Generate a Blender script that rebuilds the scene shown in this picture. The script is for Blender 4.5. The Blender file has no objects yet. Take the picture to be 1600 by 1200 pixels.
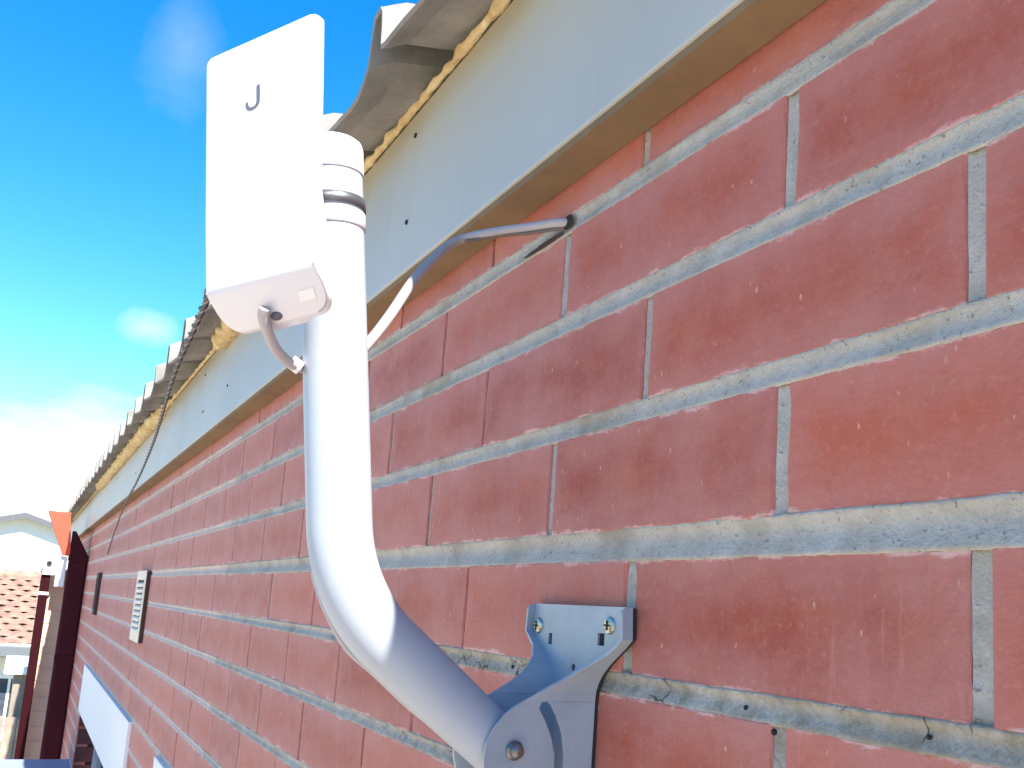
import bpy, bmesh, math, random
from mathutils import Vector, Matrix, Euler, noise
random.seed(7)
S = bpy.context.scene
C = S.collection
R = math.radians
# ------------------------------------------------------------------ camera, sky, sun, exposure
cam_d = bpy.data.cameras.new('camera'); cam = bpy.data.objects.new('camera', cam_d); C.objects.link(cam)
cam.location = (0.24812, -0.34327, -0.05147)
cam.rotation_euler = (1.726727, -0.071576, 1.086432)
cam_d.sensor_width = 36; cam_d.lens = 1451.02 / 1600 * 36; cam_d.shift_y = 136.4 / 1600
cam_d.clip_start = 0.01; cam_d.clip_end = 2000
S.camera = cam
SUN = Vector((0.95, 0.072, 1.0)).normalized()
sun_el = math.asin(SUN.z); sun_az = math.atan2(SUN.x, SUN.y)
w = bpy.data.worlds.new('World'); S.world = w; w.use_nodes = True
nt = w.node_tree; N = nt.nodes; N.clear(); LK = nt.links
def wn(t, **k):
    n = N.new(t)
    for a, b in k.items(): setattr(n, a, b)
    return n
out = wn('ShaderNodeOutputWorld'); bg = wn('ShaderNodeBackground'); bg.inputs[1].default_value = 0.105
sky = wn('ShaderNodeTexSky', sky_type='NISHITA', sun_disc=False); sky.sun_elevation = sun_el; sky.sun_rotation = sun_az
sky.altitude = 50; sky.air_density = 1.0; sky.dust_density = 0.0; sky.ozone_density = 1.6
hs = wn('ShaderNodeHueSaturation'); hs.inputs['Saturation'].default_value = 1.46; hs.inputs['Value'].default_value = 1.16
LK.new(sky.outputs[0], hs.inputs['Color'])
tc = wn('ShaderNodeTexCoord'); sep = wn('ShaderNodeSeparateXYZ'); LK.new(tc.outputs['Generated'], sep.inputs[0])
mp = wn('ShaderNodeMapping'); mp.inputs['Scale'].default_value = (1, 1, 2.6); LK.new(tc.outputs['Generated'], mp.inputs[0])
n1 = wn('ShaderNodeTexNoise'); n1.inputs['Scale'].default_value = 5.0; n1.inputs['Detail'].default_value = 10; n1.inputs['Roughness'].default_value = 0.62
LK.new(mp.outputs[0], n1.inputs['Vector'])
def mth(op, a, b=None, c=None, clamp=False):
    n = wn('ShaderNodeMath', operation=op, use_clamp=clamp)
    for i, v in enumerate((a, b, c)):
        if v is None: continue
        if isinstance(v, (int, float)): n.inputs[i].default_value = v
        else: LK.new(v, n.inputs[i])
    return n.outputs[0]
# low bank of cloud all round the horizon
low = mth('SUBTRACT', 0.185, sep.outputs[2])
bank = mth('MULTIPLY_ADD', n1.outputs[0], 0.22, mth('SUBTRACT', low, 0.11))
bank = mth('MULTIPLY', bank, 9.0, clamp=True)
# streaks of blue between the banks close to the horizon
mp2 = wn('ShaderNodeMapping'); mp2.inputs['Scale'].default_value = (1, 1, 9); LK.new(tc.outputs['Generated'], mp2.inputs[0])
n2 = wn('ShaderNodeTexNoise'); n2.inputs['Scale'].default_value = 4.0; n2.inputs['Detail'].default_value = 5; LK.new(mp2.outputs[0], n2.inputs['Vector'])
gap = mth('MULTIPLY', mth('SUBTRACT', n2.outputs[0], 0.44), 6.0, clamp=True)
lowz = mth('MULTIPLY', mth('SUBTRACT', 0.14, sep.outputs[2]), 16.0, clamp=True)
bank = mth('MULTIPLY', bank, mth('SUBTRACT', 1.0, mth('MULTIPLY', mth('MULTIPLY', gap, lowz), 1.0)))
# small loose puffs
def puff(d, size, gain, stretch):
    dv = wn('ShaderNodeVectorMath', operation='SUBTRACT'); LK.new(tc.outputs['Generated'], dv.inputs[0]); dv.inputs[1].default_value = d
    sc = wn('ShaderNodeVectorMath', operation='MULTIPLY'); LK.new(dv.outputs[0], sc.inputs[0]); sc.inputs[1].default_value = stretch
    ln = wn('ShaderNodeVectorMath', operation='LENGTH'); LK.new(sc.outputs[0], ln.inputs[0])
    v = mth('SUBTRACT', 1.0, mth('DIVIDE', ln.outputs[1], size))
    n3 = wn('ShaderNodeTexNoise'); n3.inputs['Scale'].default_value = 14; n3.inputs['Detail'].default_value = 6; n3.inputs['Roughness'].default_value = 0.6
    LK.new(tc.outputs['Generated'], n3.inputs['Vector'])
    v = mth('ADD', v, mth('MULTIPLY', mth('SUBTRACT', n3.outputs[0], 0.5), 1.5))
    return mth('MULTIPLY', v, gain, clamp=True)
p1 = puff((-0.964, 0.077, 0.256), 0.036, 0.4, (1, 1, 1.7))
p2 = puff((-0.863, 0.070, 0.503), 0.06, 0.13, (1, 1.6, 0.75))
cl = mth('MAXIMUM', bank, mth('MAXIMUM', p1, p2))
mx = wn('ShaderNodeMixRGB'); LK.new(cl, mx.inputs[0]); LK.new(hs.outputs[0], mx.inputs[1]); mx.inputs[2].default_value = (5.2, 5.3, 5.6, 1)
LK.new(mx.outputs[0], bg.inputs[0]); LK.new(bg.outputs[0], out.inputs[0])
sd = bpy.data.lights.new('sun', 'SUN'); sd.energy = 5.0; sd.angle = R(0.5); sd.color = (1, 0.955, 0.88)
so = bpy.data.objects.new('sun', sd); C.objects.link(so); so.rotation_euler = SUN.to_track_quat('Z', 'Y').to_euler()
S.view_settings.view_transform = 'Standard'; S.view_settings.look = 'None'; S.view_settings.gamma = 1
S.view_settings.use_curve_mapping = False; S.view_settings.exposure = 1.5
# ------------------------------------------------------------------ materials
def mat(name, col, rough=0.6, metal=0.0, spec=0.5, var=0.0, vscale=8.0, bump=0.0, bscale=60.0, col2=None, coat=0.0):
    m = bpy.data.materials.new(name); m.use_nodes = True; t = m.node_tree; b = t.nodes['Principled BSDF']
    b.inputs['Base Color'].default_value = (*col, 1); b.inputs['Roughness'].default_value = rough
    b.inputs['Metallic'].default_value = metal; b.inputs['Specular IOR Level'].default_value = spec
    if coat: b.inputs['Coat Weight'].default_value = coat
    co = t.nodes.new('ShaderNodeTexCoord')
    if var or col2:
        n = t.nodes.new('ShaderNodeTexNoise'); n.inputs['Scale'].default_value = vscale; n.inputs['Detail'].default_value = 6; n.inputs['Roughness'].default_value = 0.65
        t.links.new(co.outputs['Object'], n.inputs['Vector'])
        r = t.nodes.new('ShaderNodeValToRGB'); c2 = col2 or tuple(c * (1 - var) for c in col)
        r.color_ramp.elements[0].position = 0.35; r.color_ramp.elements[1].position = 0.65
        r.color_ramp.elements[0].color = (*c2, 1); r.color_ramp.elements[1].color = (*col, 1)
        t.links.new(n.outputs[0], r.inputs[0]); t.links.new(r.outputs[0], b.inputs['Base Color'])
    if bump:
        n = t.nodes.new('ShaderNodeTexNoise'); n.inputs['Scale'].default_value = bscale; n.inputs['Detail'].default_value = 8
        t.links.new(co.outputs['Object'], n.inputs['Vector'])
        bp = t.nodes.new('ShaderNodeBump'); bp.inputs['Strength'].default_value = bump; bp.inputs['Distance'].default_value = 0.002
        t.links.new(n.outputs[0], bp.inputs['Height']); t.links.new(bp.outputs[0], b.inputs['Normal'])
    return m
class G:
    """little node-graph helper for the richer materials"""
    def __init__(s, name):
        s.m = bpy.data.materials.new(name); s.m.use_nodes = True; s.t = s.m.node_tree; s.b = s.t.nodes['Principled BSDF']
    def n(s, typ, **k):
        o = s.t.nodes.new(typ)
        for a, v in k.items(): setattr(o, a, v)
        return o
    def l(s, a, b): s.t.links.new(a, b)
    def math(s, op, a, b=None, clamp=False, c=None):
        o = s.n('ShaderNodeMath', operation=op, use_clamp=clamp)
        for i, v in enumerate((a, b, c)):
            if v is None: continue
            if isinstance(v, (int, float)): o.inputs[i].default_value = v
            else: s.l(v, o.inputs[i])
        return o.outputs[0]
    def noise(s, vec, scale, detail=5, rough=0.6, mscale=None):
        if mscale:
            mp = s.n('ShaderNodeMapping'); mp.inputs['Scale'].default_value = mscale; s.l(vec, mp.inputs[0]); vec = mp.outputs[0]
        o = s.n('ShaderNodeTexNoise'); o.inputs['Scale'].default_value = scale; o.inputs['Detail'].default_value = detail; o.inputs['Roughness'].default_value = rough
        s.l(vec, o.inputs['Vector']); return o.outputs[0]
    def mix(s, f, a, b):
        o = s.n('ShaderNodeMixRGB')
        for i, v in ((0, f), (1, a), (2, b)):
            if isinstance(v, (int, float)): o.inputs[i].default_value = v
            elif isinstance(v, tuple): o.inputs[i].default_value = (*v, 1)
            else: s.l(v, o.inputs[i])
        return o.outputs[0]
    def ramp(s, f, lo, hi): return s.math('MULTIPLY', s.math('SUBTRACT', f, lo), 1.0 / (hi - lo), True)
def brick_material(name, shared=True):
    g = G(name); tc = g.n('ShaderNodeTexCoord'); geo = g.n('ShaderNodeNewGeometry'); oi = g.n('ShaderNodeObjectInfo')
    P = geo.outputs['Position']                       # world-fixed, so every brick differs
    rnd = oi.outputs['Random'] if shared else geo.outputs['Random Per Island']
    base = g.mix(rnd, (0.32, 0.058, 0.032), (0.45, 0.104, 0.058))
    patch = g.noise(P, 14, 5, 0.6)
    base = g.mix(g.math('MULTIPLY', g.ramp(patch, 0.42, 0.68), 0.65), base, (0.44, 0.165, 0.14))       # mauve bloom
    patch2 = g.noise(P, 22, 4, 0.6, (1, 1, 1.6))
    base = g.mix(g.math('MULTIPLY', g.ramp(patch2, 0.48, 0.75), 0.6), base, (0.44, 0.125, 0.062))        # orange firing
    streak = g.noise(P, 9, 6, 0.7, (7, 1, 1.6))
    base = g.mix(g.math('MULTIPLY', g.ramp(streak, 0.5, 0.75), 0.14), base, (0.47, 0.2, 0.165))          # vertical wire marks
    sp = g.n('ShaderNodeTexVoronoi'); sp.inputs['Scale'].default_value = 120; mpv = g.n('ShaderNodeMapping'); mpv.inputs['Scale'].default_value = (1.3, 1, 0.55)
    g.l(P, mpv.inputs[0]); g.l(mpv.outputs[0], sp.inputs['Vector'])
    rare = g.noise(P, 60, 2, 0.5)
    speck = g.math('MULTIPLY', g.math('LESS_THAN', sp.outputs['Distance'], g.math('MULTIPLY', g.noise(P, 300, 2, 0.5), 0.26)), g.ramp(rare, 0.55, 0.62))
    base = g.mix(g.math('MULTIPLY', speck, 0.75), base, (0.62, 0.36, 0.26))
    dark = g.math('MULTIPLY', g.ramp(g.noise(P, 150, 4, 0.7), 0.58, 0.7), 0.3)
    base = g.mix(dark, base, (0.17, 0.05, 0.035))
    drip = g.math('MULTIPLY', g.ramp(g.noise(P, 11, 5, 0.7, (9, 1, 0.9)), 0.58, 0.74), g.ramp(g.noise(P, 4.5, 3, 0.5), 0.52, 0.62))
    base = g.mix(g.math('MULTIPLY', drip, 0.38), base, (0.62, 0.42, 0.37))
    soot = g.math('MULTIPLY', g.ramp(g.noise(P, 6, 6, 0.7, (1, 1, 1.2)), 0.5, 0.8), 0.28)
    base = g.mix(soot, base, (0.24, 0.06, 0.05))
    fine = g.noise(P, 210, 6, 0.75)
    base = g.mix(g.math('MULTIPLY', g.ramp(fine, 0.53, 0.70), 0.45), base, (0.52, 0.21, 0.15))
    base = g.mix(g.math('MULTIPLY', g.ramp(g.noise(P, 35, 7, 0.8), 0.55, 0.75), 0.4), base, (0.26, 0.055, 0.036))
    # lime bloom along the arrises (object coords: brick is 0.23 x 0.076, centred)
    if shared:
        sx = g.n('ShaderNodeSeparateXYZ'); g.l(tc.outputs['Object'], sx.inputs[0])
        ez = g.math('SUBTRACT', 0.038, g.math('ABSOLUTE', sx.outputs[2])); ex = g.math('SUBTRACT', 0.115, g.math('ABSOLUTE', sx.outputs[0]))
        d = g.math('MINIMUM', ez, g.math('ADD', ex, 0.007))
        nz = g.noise(P, 24, 8, 0.75, (1, 1, 2.5))
        eff = g.math('SUBTRACT', g.math('MULTIPLY', g.math('SUBTRACT', nz, 0.45), 0.026), d)
        eff = g.ramp(eff, -0.0012, 0.0008)
        eff2 = g.math('MULTIPLY', g.ramp(g.math('SUBTRACT', g.math('MULTIPLY', nz, 0.06), d), -0.004, 0.03), 0.4)
        base = g.mix(g.math('MULTIPLY', eff, 0.75), base, (0.70, 0.52, 0.48))
        base = g.mix(eff2, base, (0.5, 0.235, 0.22))
    g.l(base, g.b.inputs['Base Color']); g.b.inputs['Sheen Weight'].default_value = 0.16; g.b.inputs['Sheen Roughness'].default_value = 0.45; g.b.inputs['Roughness'].default_value = 0.65; g.b.inputs['Specular IOR Level'].default_value = 0.32
    h = g.math('ADD', g.math('MULTIPLY', g.noise(P, 60, 8, 0.7, (1, 1, .7)), 0.8), g.math('MULTIPLY', g.noise(P, 420, 4, 0.6), 0.4))
    h = g.math('ADD', h, g.math('MULTIPLY', streak, 0.5))
    bp = g.n('ShaderNodeBump'); bp.inputs['Strength'].default_value = 0.75; bp.inputs['Distance'].default_value = 0.0014
    g.l(h, bp.inputs['Height']); g.l(bp.outputs[0], g.b.inputs['Normal'])
    return g.m
M_brick = brick_material('brick_clay'); M_brick_far = brick_material('brick_clay_far', False)
def mortar_material():
    g = G('mortar'); geo = g.n('ShaderNodeNewGeometry'); P = geo.outputs['Position']
    a = g.noise(P, 30, 8, 0.75); c = g.mix(g.ramp(a, 0.35, 0.65), (0.355, 0.33, 0.295), (0.485, 0.455, 0.412)); sand = g.noise(P, 650, 3, 0.7); c = g.mix(g.math('MULTIPLY', g.ramp(sand, 0.52, 0.66), 0.3), c, (0.22, 0.2, 0.17))
    bb = g.noise(P, 320, 3, 0.6); c = g.mix(g.math('MULTIPLY', g.ramp(bb, 0.62, 0.7), 0.7), c, (0.12, 0.11, 0.1))
    dd = g.noise(P, 9, 5, 0.7); c = g.mix(g.math('MULTIPLY', g.ramp(dd, 0.50, 0.66), 0.7), c, (0.27, 0.235, 0.18))
    sz = g.n('ShaderNodeSeparateXYZ'); g.l(P, sz.inputs[0])      # the joint under the bracket row is old, stained and pitted
    old = g.math('MULTIPLY', g.math('LESS_THAN', sz.outputs[2], -0.078), g.ramp(sz.outputs[0], -0.9, -0.5))
    dirt = g.math('MULTIPLY', old, g.ramp(g.noise(P, 55, 8, 0.8), 0.40, 0.62))
    c = g.mix(g.math('MULTIPLY', dirt, 0.85), c, (0.20, 0.175, 0.13))
    crack = g.n('ShaderNodeTexVoronoi', feature='DISTANCE_TO_EDGE'); crack.inputs['Scale'].default_value = 55
    wob = g.n('ShaderNodeTexNoise'); wob.inputs['Scale'].default_value = 70; g.l(P, wob.inputs['Vector'])
    va = g.n('ShaderNodeVectorMath', operation='SCALE'); va.inputs['Scale'].default_value = 0.014; g.l(wob.outputs['Color'], va.inputs[0])
    vb = g.n('ShaderNodeVectorMath', operation='ADD'); g.l(P, vb.inputs[0]); g.l(va.outputs[0], vb.inputs[1]); g.l(vb.outputs[0], crack.inputs['Vector'])
    ck = g.math('MULTIPLY', g.math('MULTIPLY', g.math('LESS_THAN', crack.outputs['Distance'], 0.035), old), g.ramp(g.noise(P, 25, 3, 0.5), 0.5, 0.6))
    c = g.mix(g.math('MULTIPLY', ck, 0.8), c, (0.05, 0.04, 0.035))
    g.l(c, g.b.inputs['Base Color']); g.b.inputs['Roughness'].default_value = 0.9; g.b.inputs['Specular IOR Level'].default_value = 0.2
    bp = g.n('ShaderNodeBump'); bp.inputs['Strength'].default_value = 0.8; bp.inputs['Distance'].default_value = 0.0015
    g.l(g.math('ADD', bb, a), bp.inputs['Height']); g.l(bp.outputs[0], g.b.inputs['Normal']); return g.m
M_mortar = mortar_material()
M_mortar_far = mat('far_mortar', (0.58, 0.48, 0.42), 0.9, var=0.2, vscale=12, bump=0.5, bscale=150)  # paler, warmer mortar for the far bed joints
M_gap = mat('joint_backing_mortar', (0.42, 0.33, 0.29), 0.95, var=0.4, vscale=50, bump=0.5, bscale=200)  # mortar-coloured backing behind the joints
def fascia_material():
    g = G('fascia_paint'); geo = g.n('ShaderNodeNewGeometry'); P = geo.outputs['Position']; s = g.n('ShaderNodeSeparateXYZ'); g.l(P, s.inputs[0])
    c = g.mix(g.ramp(g.noise(P, 3, 5, 0.6), 0.35, 0.65), (0.40, 0.405, 0.375), (0.455, 0.455, 0.42))
    # foam / rust wash running down from the top edge
    n = g.noise(P, 7, 7, 0.7, (1, 1, .5)); d = g.math('SUBTRACT', 0.482, s.outputs[2])
    st = g.ramp(g.math('SUBTRACT', g.math('MULTIPLY', n, 0.055), d), -0.012, 0.03)
    c = g.mix(g.math('MULTIPLY', st, 0.75), c, (0.45, 0.38, 0.22))
    br = g.noise(P, 3, 6, 0.8, (1, 1, 60)); c = g.mix(g.math('MULTIPLY', g.ramp(br, 0.5, 0.7), 0.10), c, (0.3, 0.31, 0.31))
    dr = g.math('MULTIPLY', g.ramp(g.noise(P, 8, 5, 0.7, (8, 1, 0.5)), 0.55, 0.75), 0.22); c = g.mix(dr, c, (0.33, 0.30, 0.23))
    sm = g.noise(P, 16, 6, 0.8, (.6, 1, 2)); c = g.mix(g.math('MULTIPLY', g.ramp(sm, 0.6, 0.75), 0.18), c, (0.38, 0.35, 0.28))
    g.l(c, g.b.inputs['Base Color']); g.b.inputs['Roughness'].default_value = 0.48
    bp = g.n('ShaderNodeBump'); bp.inputs['Strength'].default_value = 0.15; bp.inputs['Distance'].default_value = 0.002
    g.l(g.noise(P, 25, 6, .6, (.3, 1, 1)), bp.inputs['Height']); g.l(bp.outputs[0], g.b.inputs['Normal']); return g.m
M_fascia = fascia_material()
M_soffit = mat('weathered_timber', (0.215, 0.14, 0.072), 0.85, var=0.25, vscale=12, bump=0.3, bscale=40)
M_roof = mat('weathered_fibre_cement', (0.27, 0.25, 0.225), 0.85, var=0.35, vscale=14, bump=0.5, bscale=120)
M_foam = mat('expanding_foam', (0.72, 0.60, 0.34), 0.8, col2=(0.5, 0.34, 0.15), vscale=38, bump=1.0, bscale=160)
M_white = mat('white_plastic', (0.68, 0.665, 0.72), 0.35, var=0.03, vscale=5)
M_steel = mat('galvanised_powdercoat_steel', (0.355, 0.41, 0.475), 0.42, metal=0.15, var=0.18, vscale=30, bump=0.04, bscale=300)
M_zinc = mat('zinc_screw', (0.72, 0.68, 0.52), 0.3, metal=0.9, var=0.5, vscale=300)
M_bolt = mat('old_bolt', (0.3, 0.27, 0.27), 0.35, metal=0.8, var=0.4, vscale=150)
M_dark = mat('dark_hole', (0.02, 0.017, 0.016), 0.9)
M_strap = mat('strap_steel', (0.16, 0.16, 0.18), 0.35, metal=0.7)
M_grey = mat('grey_print', (0.11, 0.105, 0.13), 0.6)
M_cable = mat('grey_cable', (0.40, 0.385, 0.40), 0.55, var=0.1)
M_lead = mat('grey_patch_lead', (0.42, 0.38, 0.39), 0.5)
M_wire = mat('brown_wire', (0.13, 0.10, 0.09), 0.6)
M_black = mat('black_rubber_wire', (0.014, 0.013, 0.013), 0.5)
M_tan = mat('faded_wire', (0.22, 0.17, 0.13), 0.6)
M_maroon = mat('red_paint_shaded', (0.05, 0.004, 0.010), 0.6, spec=0.15, var=0.25, vscale=6)  # the rainhead's red paint with shade put into the colour
M_orange = mat('red_paint_sunlit', (0.6, 0.075, 0.035), 0.5, var=0.1, vscale=6)  # the downpipes' red paint with sunlight put into the colour
M_cream = mat('cream_vent_paint', (0.86, 0.74, 0.60), 0.6, var=0.1, vscale=20)
M_brown = mat('vent_dark_brown', (0.06, 0.028, 0.02), 0.8)  # very dark brown for the vent sides and the far vent
M_panel = mat('white_painted_sheet', (0.82, 0.82, 0.81), 0.5, var=0.05, vscale=3)
M_hood = mat('blue_grey_metal', (0.3, 0.35, 0.45), 0.45, var=0.15, vscale=3)
M_frame = mat('window_frame_paint', (0.3, 0.34, 0.42), 0.5)
M_jamb = mat('jamb_brick_shaded', (0.16, 0.04, 0.032), 0.8, var=0.3, vscale=30)  # brick colour darkened to carry the shade inside the window reveal
M_pier = mat('pier_brick_sunlit', (0.82, 0.54, 0.38), 0.8, col2=(0.72, 0.46, 0.36), vscale=9, bump=.4)  # brick colour lightened to look sunlit where the pier stands in shade
M_render = mat('white_render', (0.8, 0.79, 0.77), 0.8, var=0.05)
M_tile = mat('terracotta_tile', (0.40, 0.24, 0.17), 0.75, col2=(0.20, 0.115, 0.085), vscale=6, bump=.5, bscale=20)
M_gutter = mat('grey_gutter', (0.13, 0.14, 0.15), 0.5, var=.1)
M_barge = mat('grey_barge', (0.10, 0.10, 0.11), 0.6)
M_fence = mat('weathered_paling', (0.33, 0.27, 0.21), 0.85, var=.4, vscale=6)
M_concrete = mat('concrete_path', (0.62, 0.50, 0.38), 0.9, var=.15, vscale=1.2, bump=.5)
M_grass = mat('dry_lawn', (0.14, 0.15, 0.06), 0.95, col2=(0.25, 0.21, 0.11), vscale=.8, bump=1, bscale=15)
def glass_mat():
    g = G('window_glass'); g.b.inputs['Base Color'].default_value = (0.05, 0.065, 0.09, 1); g.b.inputs['Roughness'].default_value = 0.05
    g.b.inputs['Specular IOR Level'].default_value = 1.0; return g.m
M_glass = glass_mat()
# ------------------------------------------------------------------ helpers
def link(name, me, m, parent=None, smooth=False):
    if m is not None:
        me.materials.clear(); me.materials.append(m)
    if smooth:
        for p in me.polygons: p.use_smooth = True
    o = bpy.data.objects.new(name, me); C.objects.link(o)
    if parent: o.parent = parent
    return o
def from_bm(name, bm, m, parent=None, smooth=False):
    bmesh.ops.recalc_face_normals(bm, faces=bm.faces)
    me = bpy.data.meshes.new(name); bm.to_mesh(me); bm.free(); return link(name, me, m, parent, smooth)
def thing(name, label, cat, loc=(0, 0, 0), group=None):
    o = bpy.data.objects.new(name, None); C.objects.link(o); o.location = loc; o.empty_display_size = .05
    o['label'] = label; o['category'] = cat
    if group: o['group'] = group
    return o
def tag(o, label, cat, group=None):
    o['label'] = label; o['category'] = cat
    if group: o['group'] = group
    return o
def bx(bm, x0, x1, y0, y1, z0, z1, bev=0.0):
    vs = [bm.verts.new((x, y, z)) for x in (x0, x1) for y in (y0, y1) for z in (z0, z1)]
    F = [(0, 1, 3, 2), (4, 6, 7, 5), (0, 4, 5, 1), (2, 3, 7, 6), (0, 2, 6, 4), (1, 5, 7, 3)]
    fs = [bm.faces.new([vs[i] for i in f]) for f in F]
    if bev:
        es = {e for f in fs for e in f.edges}
        bmesh.ops.bevel(bm, geom=list(es), offset=bev, segments=2, affect='EDGES', profile=0.6)
    return vs
def box(name, m, parent, x0, x1, y0, y1, z0, z1, bev=0.0):
    bm = bmesh.new(); bx(bm, x0, x1, y0, y1, z0, z1, bev); return from_bm(name, bm, m, parent)
def loft(bm, rings, closed=True, caps=True):
    V = [[bm.verts.new(p) for p in r] for r in rings]; n = len(rings[0])
    for a, b in zip(V, V[1:]):
        for i in range(n if closed else n - 1):
            bm.faces.new((a[i], a[(i + 1) % n], b[(i + 1) % n], b[i]))
    if caps and closed:
        bm.faces.new(V[0][::-1]); bm.faces.new(V[-1])
    return V
def smooth_path(pts, per=8):
    P = [Vector(p) for p in pts]; P = [P[0] * 2 - P[1]] + P + [P[-1] * 2 - P[-2]]; o = []
    for i in range(1, len(P) - 2):
        a, b, c, d = P[i - 1:i + 3]
        for k in range(per):
            t = k / per
            o.append(0.5 * ((2 * b) + (c - a) * t + (2 * a - 5 * b + 4 * c - d) * t * t + (3 * b - a - 3 * c + d) * t ** 3))
    o.append(P[-2]); return o
def frames(path):
    T = []; n = len(path)
    for i in range(n):
        T.append((path[min(i + 1, n - 1)] - path[max(i - 1, 0)]).normalized())
    up = Vector((0, 0, 1)) if abs(T[0].z) < .9 else Vector((1, 0, 0)); u = (up - T[0] * up.dot(T[0])).normalized(); F = []
    for t in T:
        u = (u - t * u.dot(t)).normalized(); F.append((t, u, t.cross(u)))
    return F
def tube(bm, path, r, seg=12, caps=True):
    F = frames(path); rr = r if callable(r) else (lambda i: r)
    rings = [[p + (u * math.cos(a) + v * math.sin(a)) * rr(i) for a in [2 * math.pi * k / seg for k in range(seg)]] for i, (p, (t, u, v)) in enumerate(zip(path, F))]
    loft(bm, rings, True, caps)
def poly_holes(outer, holes, f3, thick_vec, bm=None):
    """filled outline with holes; f3 maps 2-D to 3-D, thick_vec gives it thickness"""
    bm = bm or bmesh.new(); E = []
    for loop in [outer] + holes:
        vs = [bm.verts.new(f3(*p)) for p in loop]
        E += [bm.edges.new((vs[i], vs[(i + 1) % len(vs)])) for i in range(len(vs))]
    r = bmesh.ops.triangle_fill(bm, use_beauty=True, edges=E)
    fs = [g for g in r['geom'] if isinstance(g, bmesh.types.BMFace)]
    ex = bmesh.ops.extrude_face_region(bm, geom=fs)
    for v in [g for g in ex['geom'] if isinstance(g, bmesh.types.BMVert)]: v.co += Vector(thick_vec)
    return bm
def circ(cx, cy, r, n=14): return [(cx + r * math.cos(2 * math.pi * k / n), cy + r * math.sin(2 * math.pi * k / n)) for k in range(n)]
def nz(x, y, z, s=1.0): return noise.noise(Vector((x * s, y * s, z * s)))
# ------------------------------------------------------------------ ground
def sheet(name, m, x0, x1, y0, y1, z):
    bm = bmesh.new(); bm.faces.new([bm.verts.new(p) for p in ((x0, y0, z), (x1, y0, z), (x1, y1, z), (x0, y1, z))])
    o = from_bm(name, bm, m); o['kind'] = 'structure'; return o
sheet('ground', M_grass, -400, 400, -400, 400, -2.7)
sheet('path', M_concrete, -12, 6, -5.5, 0.3, -2.696)
# ------------------------------------------------------------------ the brick house
house = thing('brick_house', 'red brick house wall close by with pale fascia board and grey ribbed roof edge', 'house', (0, 0, -2.7))
def hp(name, loc=(0, 0, 2.7)):
    e = bpy.data.objects.new(name, None); C.objects.link(e); e.parent = house; e.location = loc; e.empty_display_size = .05; return e
wall = hp('wall')
BED = {4: .344, 3: .257, 2: .1735, 1: .0885, 0: .0006, -1: -.0882, -2: -.1715}
HT = {4: .005, 3: .006, 2: .0062, 1: .0058, 0: .0093, -1: .0058, -2: .0052}
def bedz(j): return BED.get(j, .086 * j)
rj = random.Random(3)
for j in range(-34, -2): HT[j] = rj.uniform(.0042, .0056)
WEST, EAST = -7.3, 1.3
PERP = {0: [0, -.2465, -.493], 1: [-.115, -.3545, -.5925], 2: [-.001, -.241, -.484, -.7228], 3: [-.1135, -.3557, -.5937], 4: [-.2545, -.4926, -.7258], -1: [-.1115]}
WIN = [(-4.93, -2.76, -1.9, -.66), (-2.15, 0.02, -1.9, -.66)]      # openings
LINT = [(-4.93, -2.76, -.66, -.436), (-2.15, 0.02, -.66, -.436)]
def blocked(x0, x1, z0, z1):
    return any(x1 > a + .002 and x0 < b - .002 and z1 > c + .002 and z0 < d - .002 for a, b, c, d in WIN + LINT)
rows = {}
for r in range(-30, 5):
    base = PERP.get(r) or [0.0 if r % 2 == 0 else -.12]
    L = list(base)
    while L[-1] > WEST: L.append(L[-1] - .24 + rj.uniform(-.004, .004))
    while L[0] < EAST: L.insert(0, L[0] + .24)
    rows[r] = L
def perp_w(r, k, x):
    rr = random.Random(r * 131 + int(round(x * 1000)))
    if abs(x) < .02 or abs(x + .115) < .02 or (r == 0 and abs(x + .2465) < .01): return .0085
    if x < -.45 or (r == 0 and x < -.4): return rr.choice([.003, .0035, .005])
    return rr.choice([.0065, .0075, .008])
# brick shapes: front face with worn, slightly uneven arrises
def brick_mesh(seed, nx, nzz, jit):
    rr = random.Random(seed); Lx, Lz, D = .115, .038, .055
    def ring(inset, y, j):
        P = []
        for k in range(nx): P.append((-Lx + 2 * Lx * k / nx, -Lz))
        for k in range(nzz): P.append((Lx, -Lz + 2 * Lz * k / nzz))
        for k in range(nx): P.append((Lx - 2 * Lx * k / nx, Lz))
        for k in range(nzz): P.append((-Lx, Lz - 2 * Lz * k / nzz))
        o = []
        for (x, z) in P:
            ix = max(-Lx + inset, min(Lx - inset, x)); iz = max(-Lz + inset, min(Lz - inset, z))
            o.append((ix + rr.uniform(-j, j), y + rr.uniform(-j, j) * .5, iz + rr.uniform(-j, j)))
        return o
    bm = bmesh.new()
    V = loft(bm, [ring(0, D, 0), ring(0, .0022, jit * .3), ring(.0007, .0006, jit), ring(.0022, 0, jit * .4)], True, False)
    bm.faces.new(V[-1])
    bmesh.ops.recalc_face_normals(bm, faces=bm.faces)
    bm.faces.ensure_lookup_table()
    me = bpy.data.meshes.new('brick'); bm.to_mesh(me); bm.free(); me.materials.append(M_brick)
    if me.polygons[-1].normal.y > 0: me.flip_normals()
    return me
near_meshes = [brick_mesh(s, 15, 6, .0007) for s in range(8)]
far_meshes = [brick_mesh(40 + s, 2, 1, .0006) for s in range(5)]
bricks = []
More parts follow.
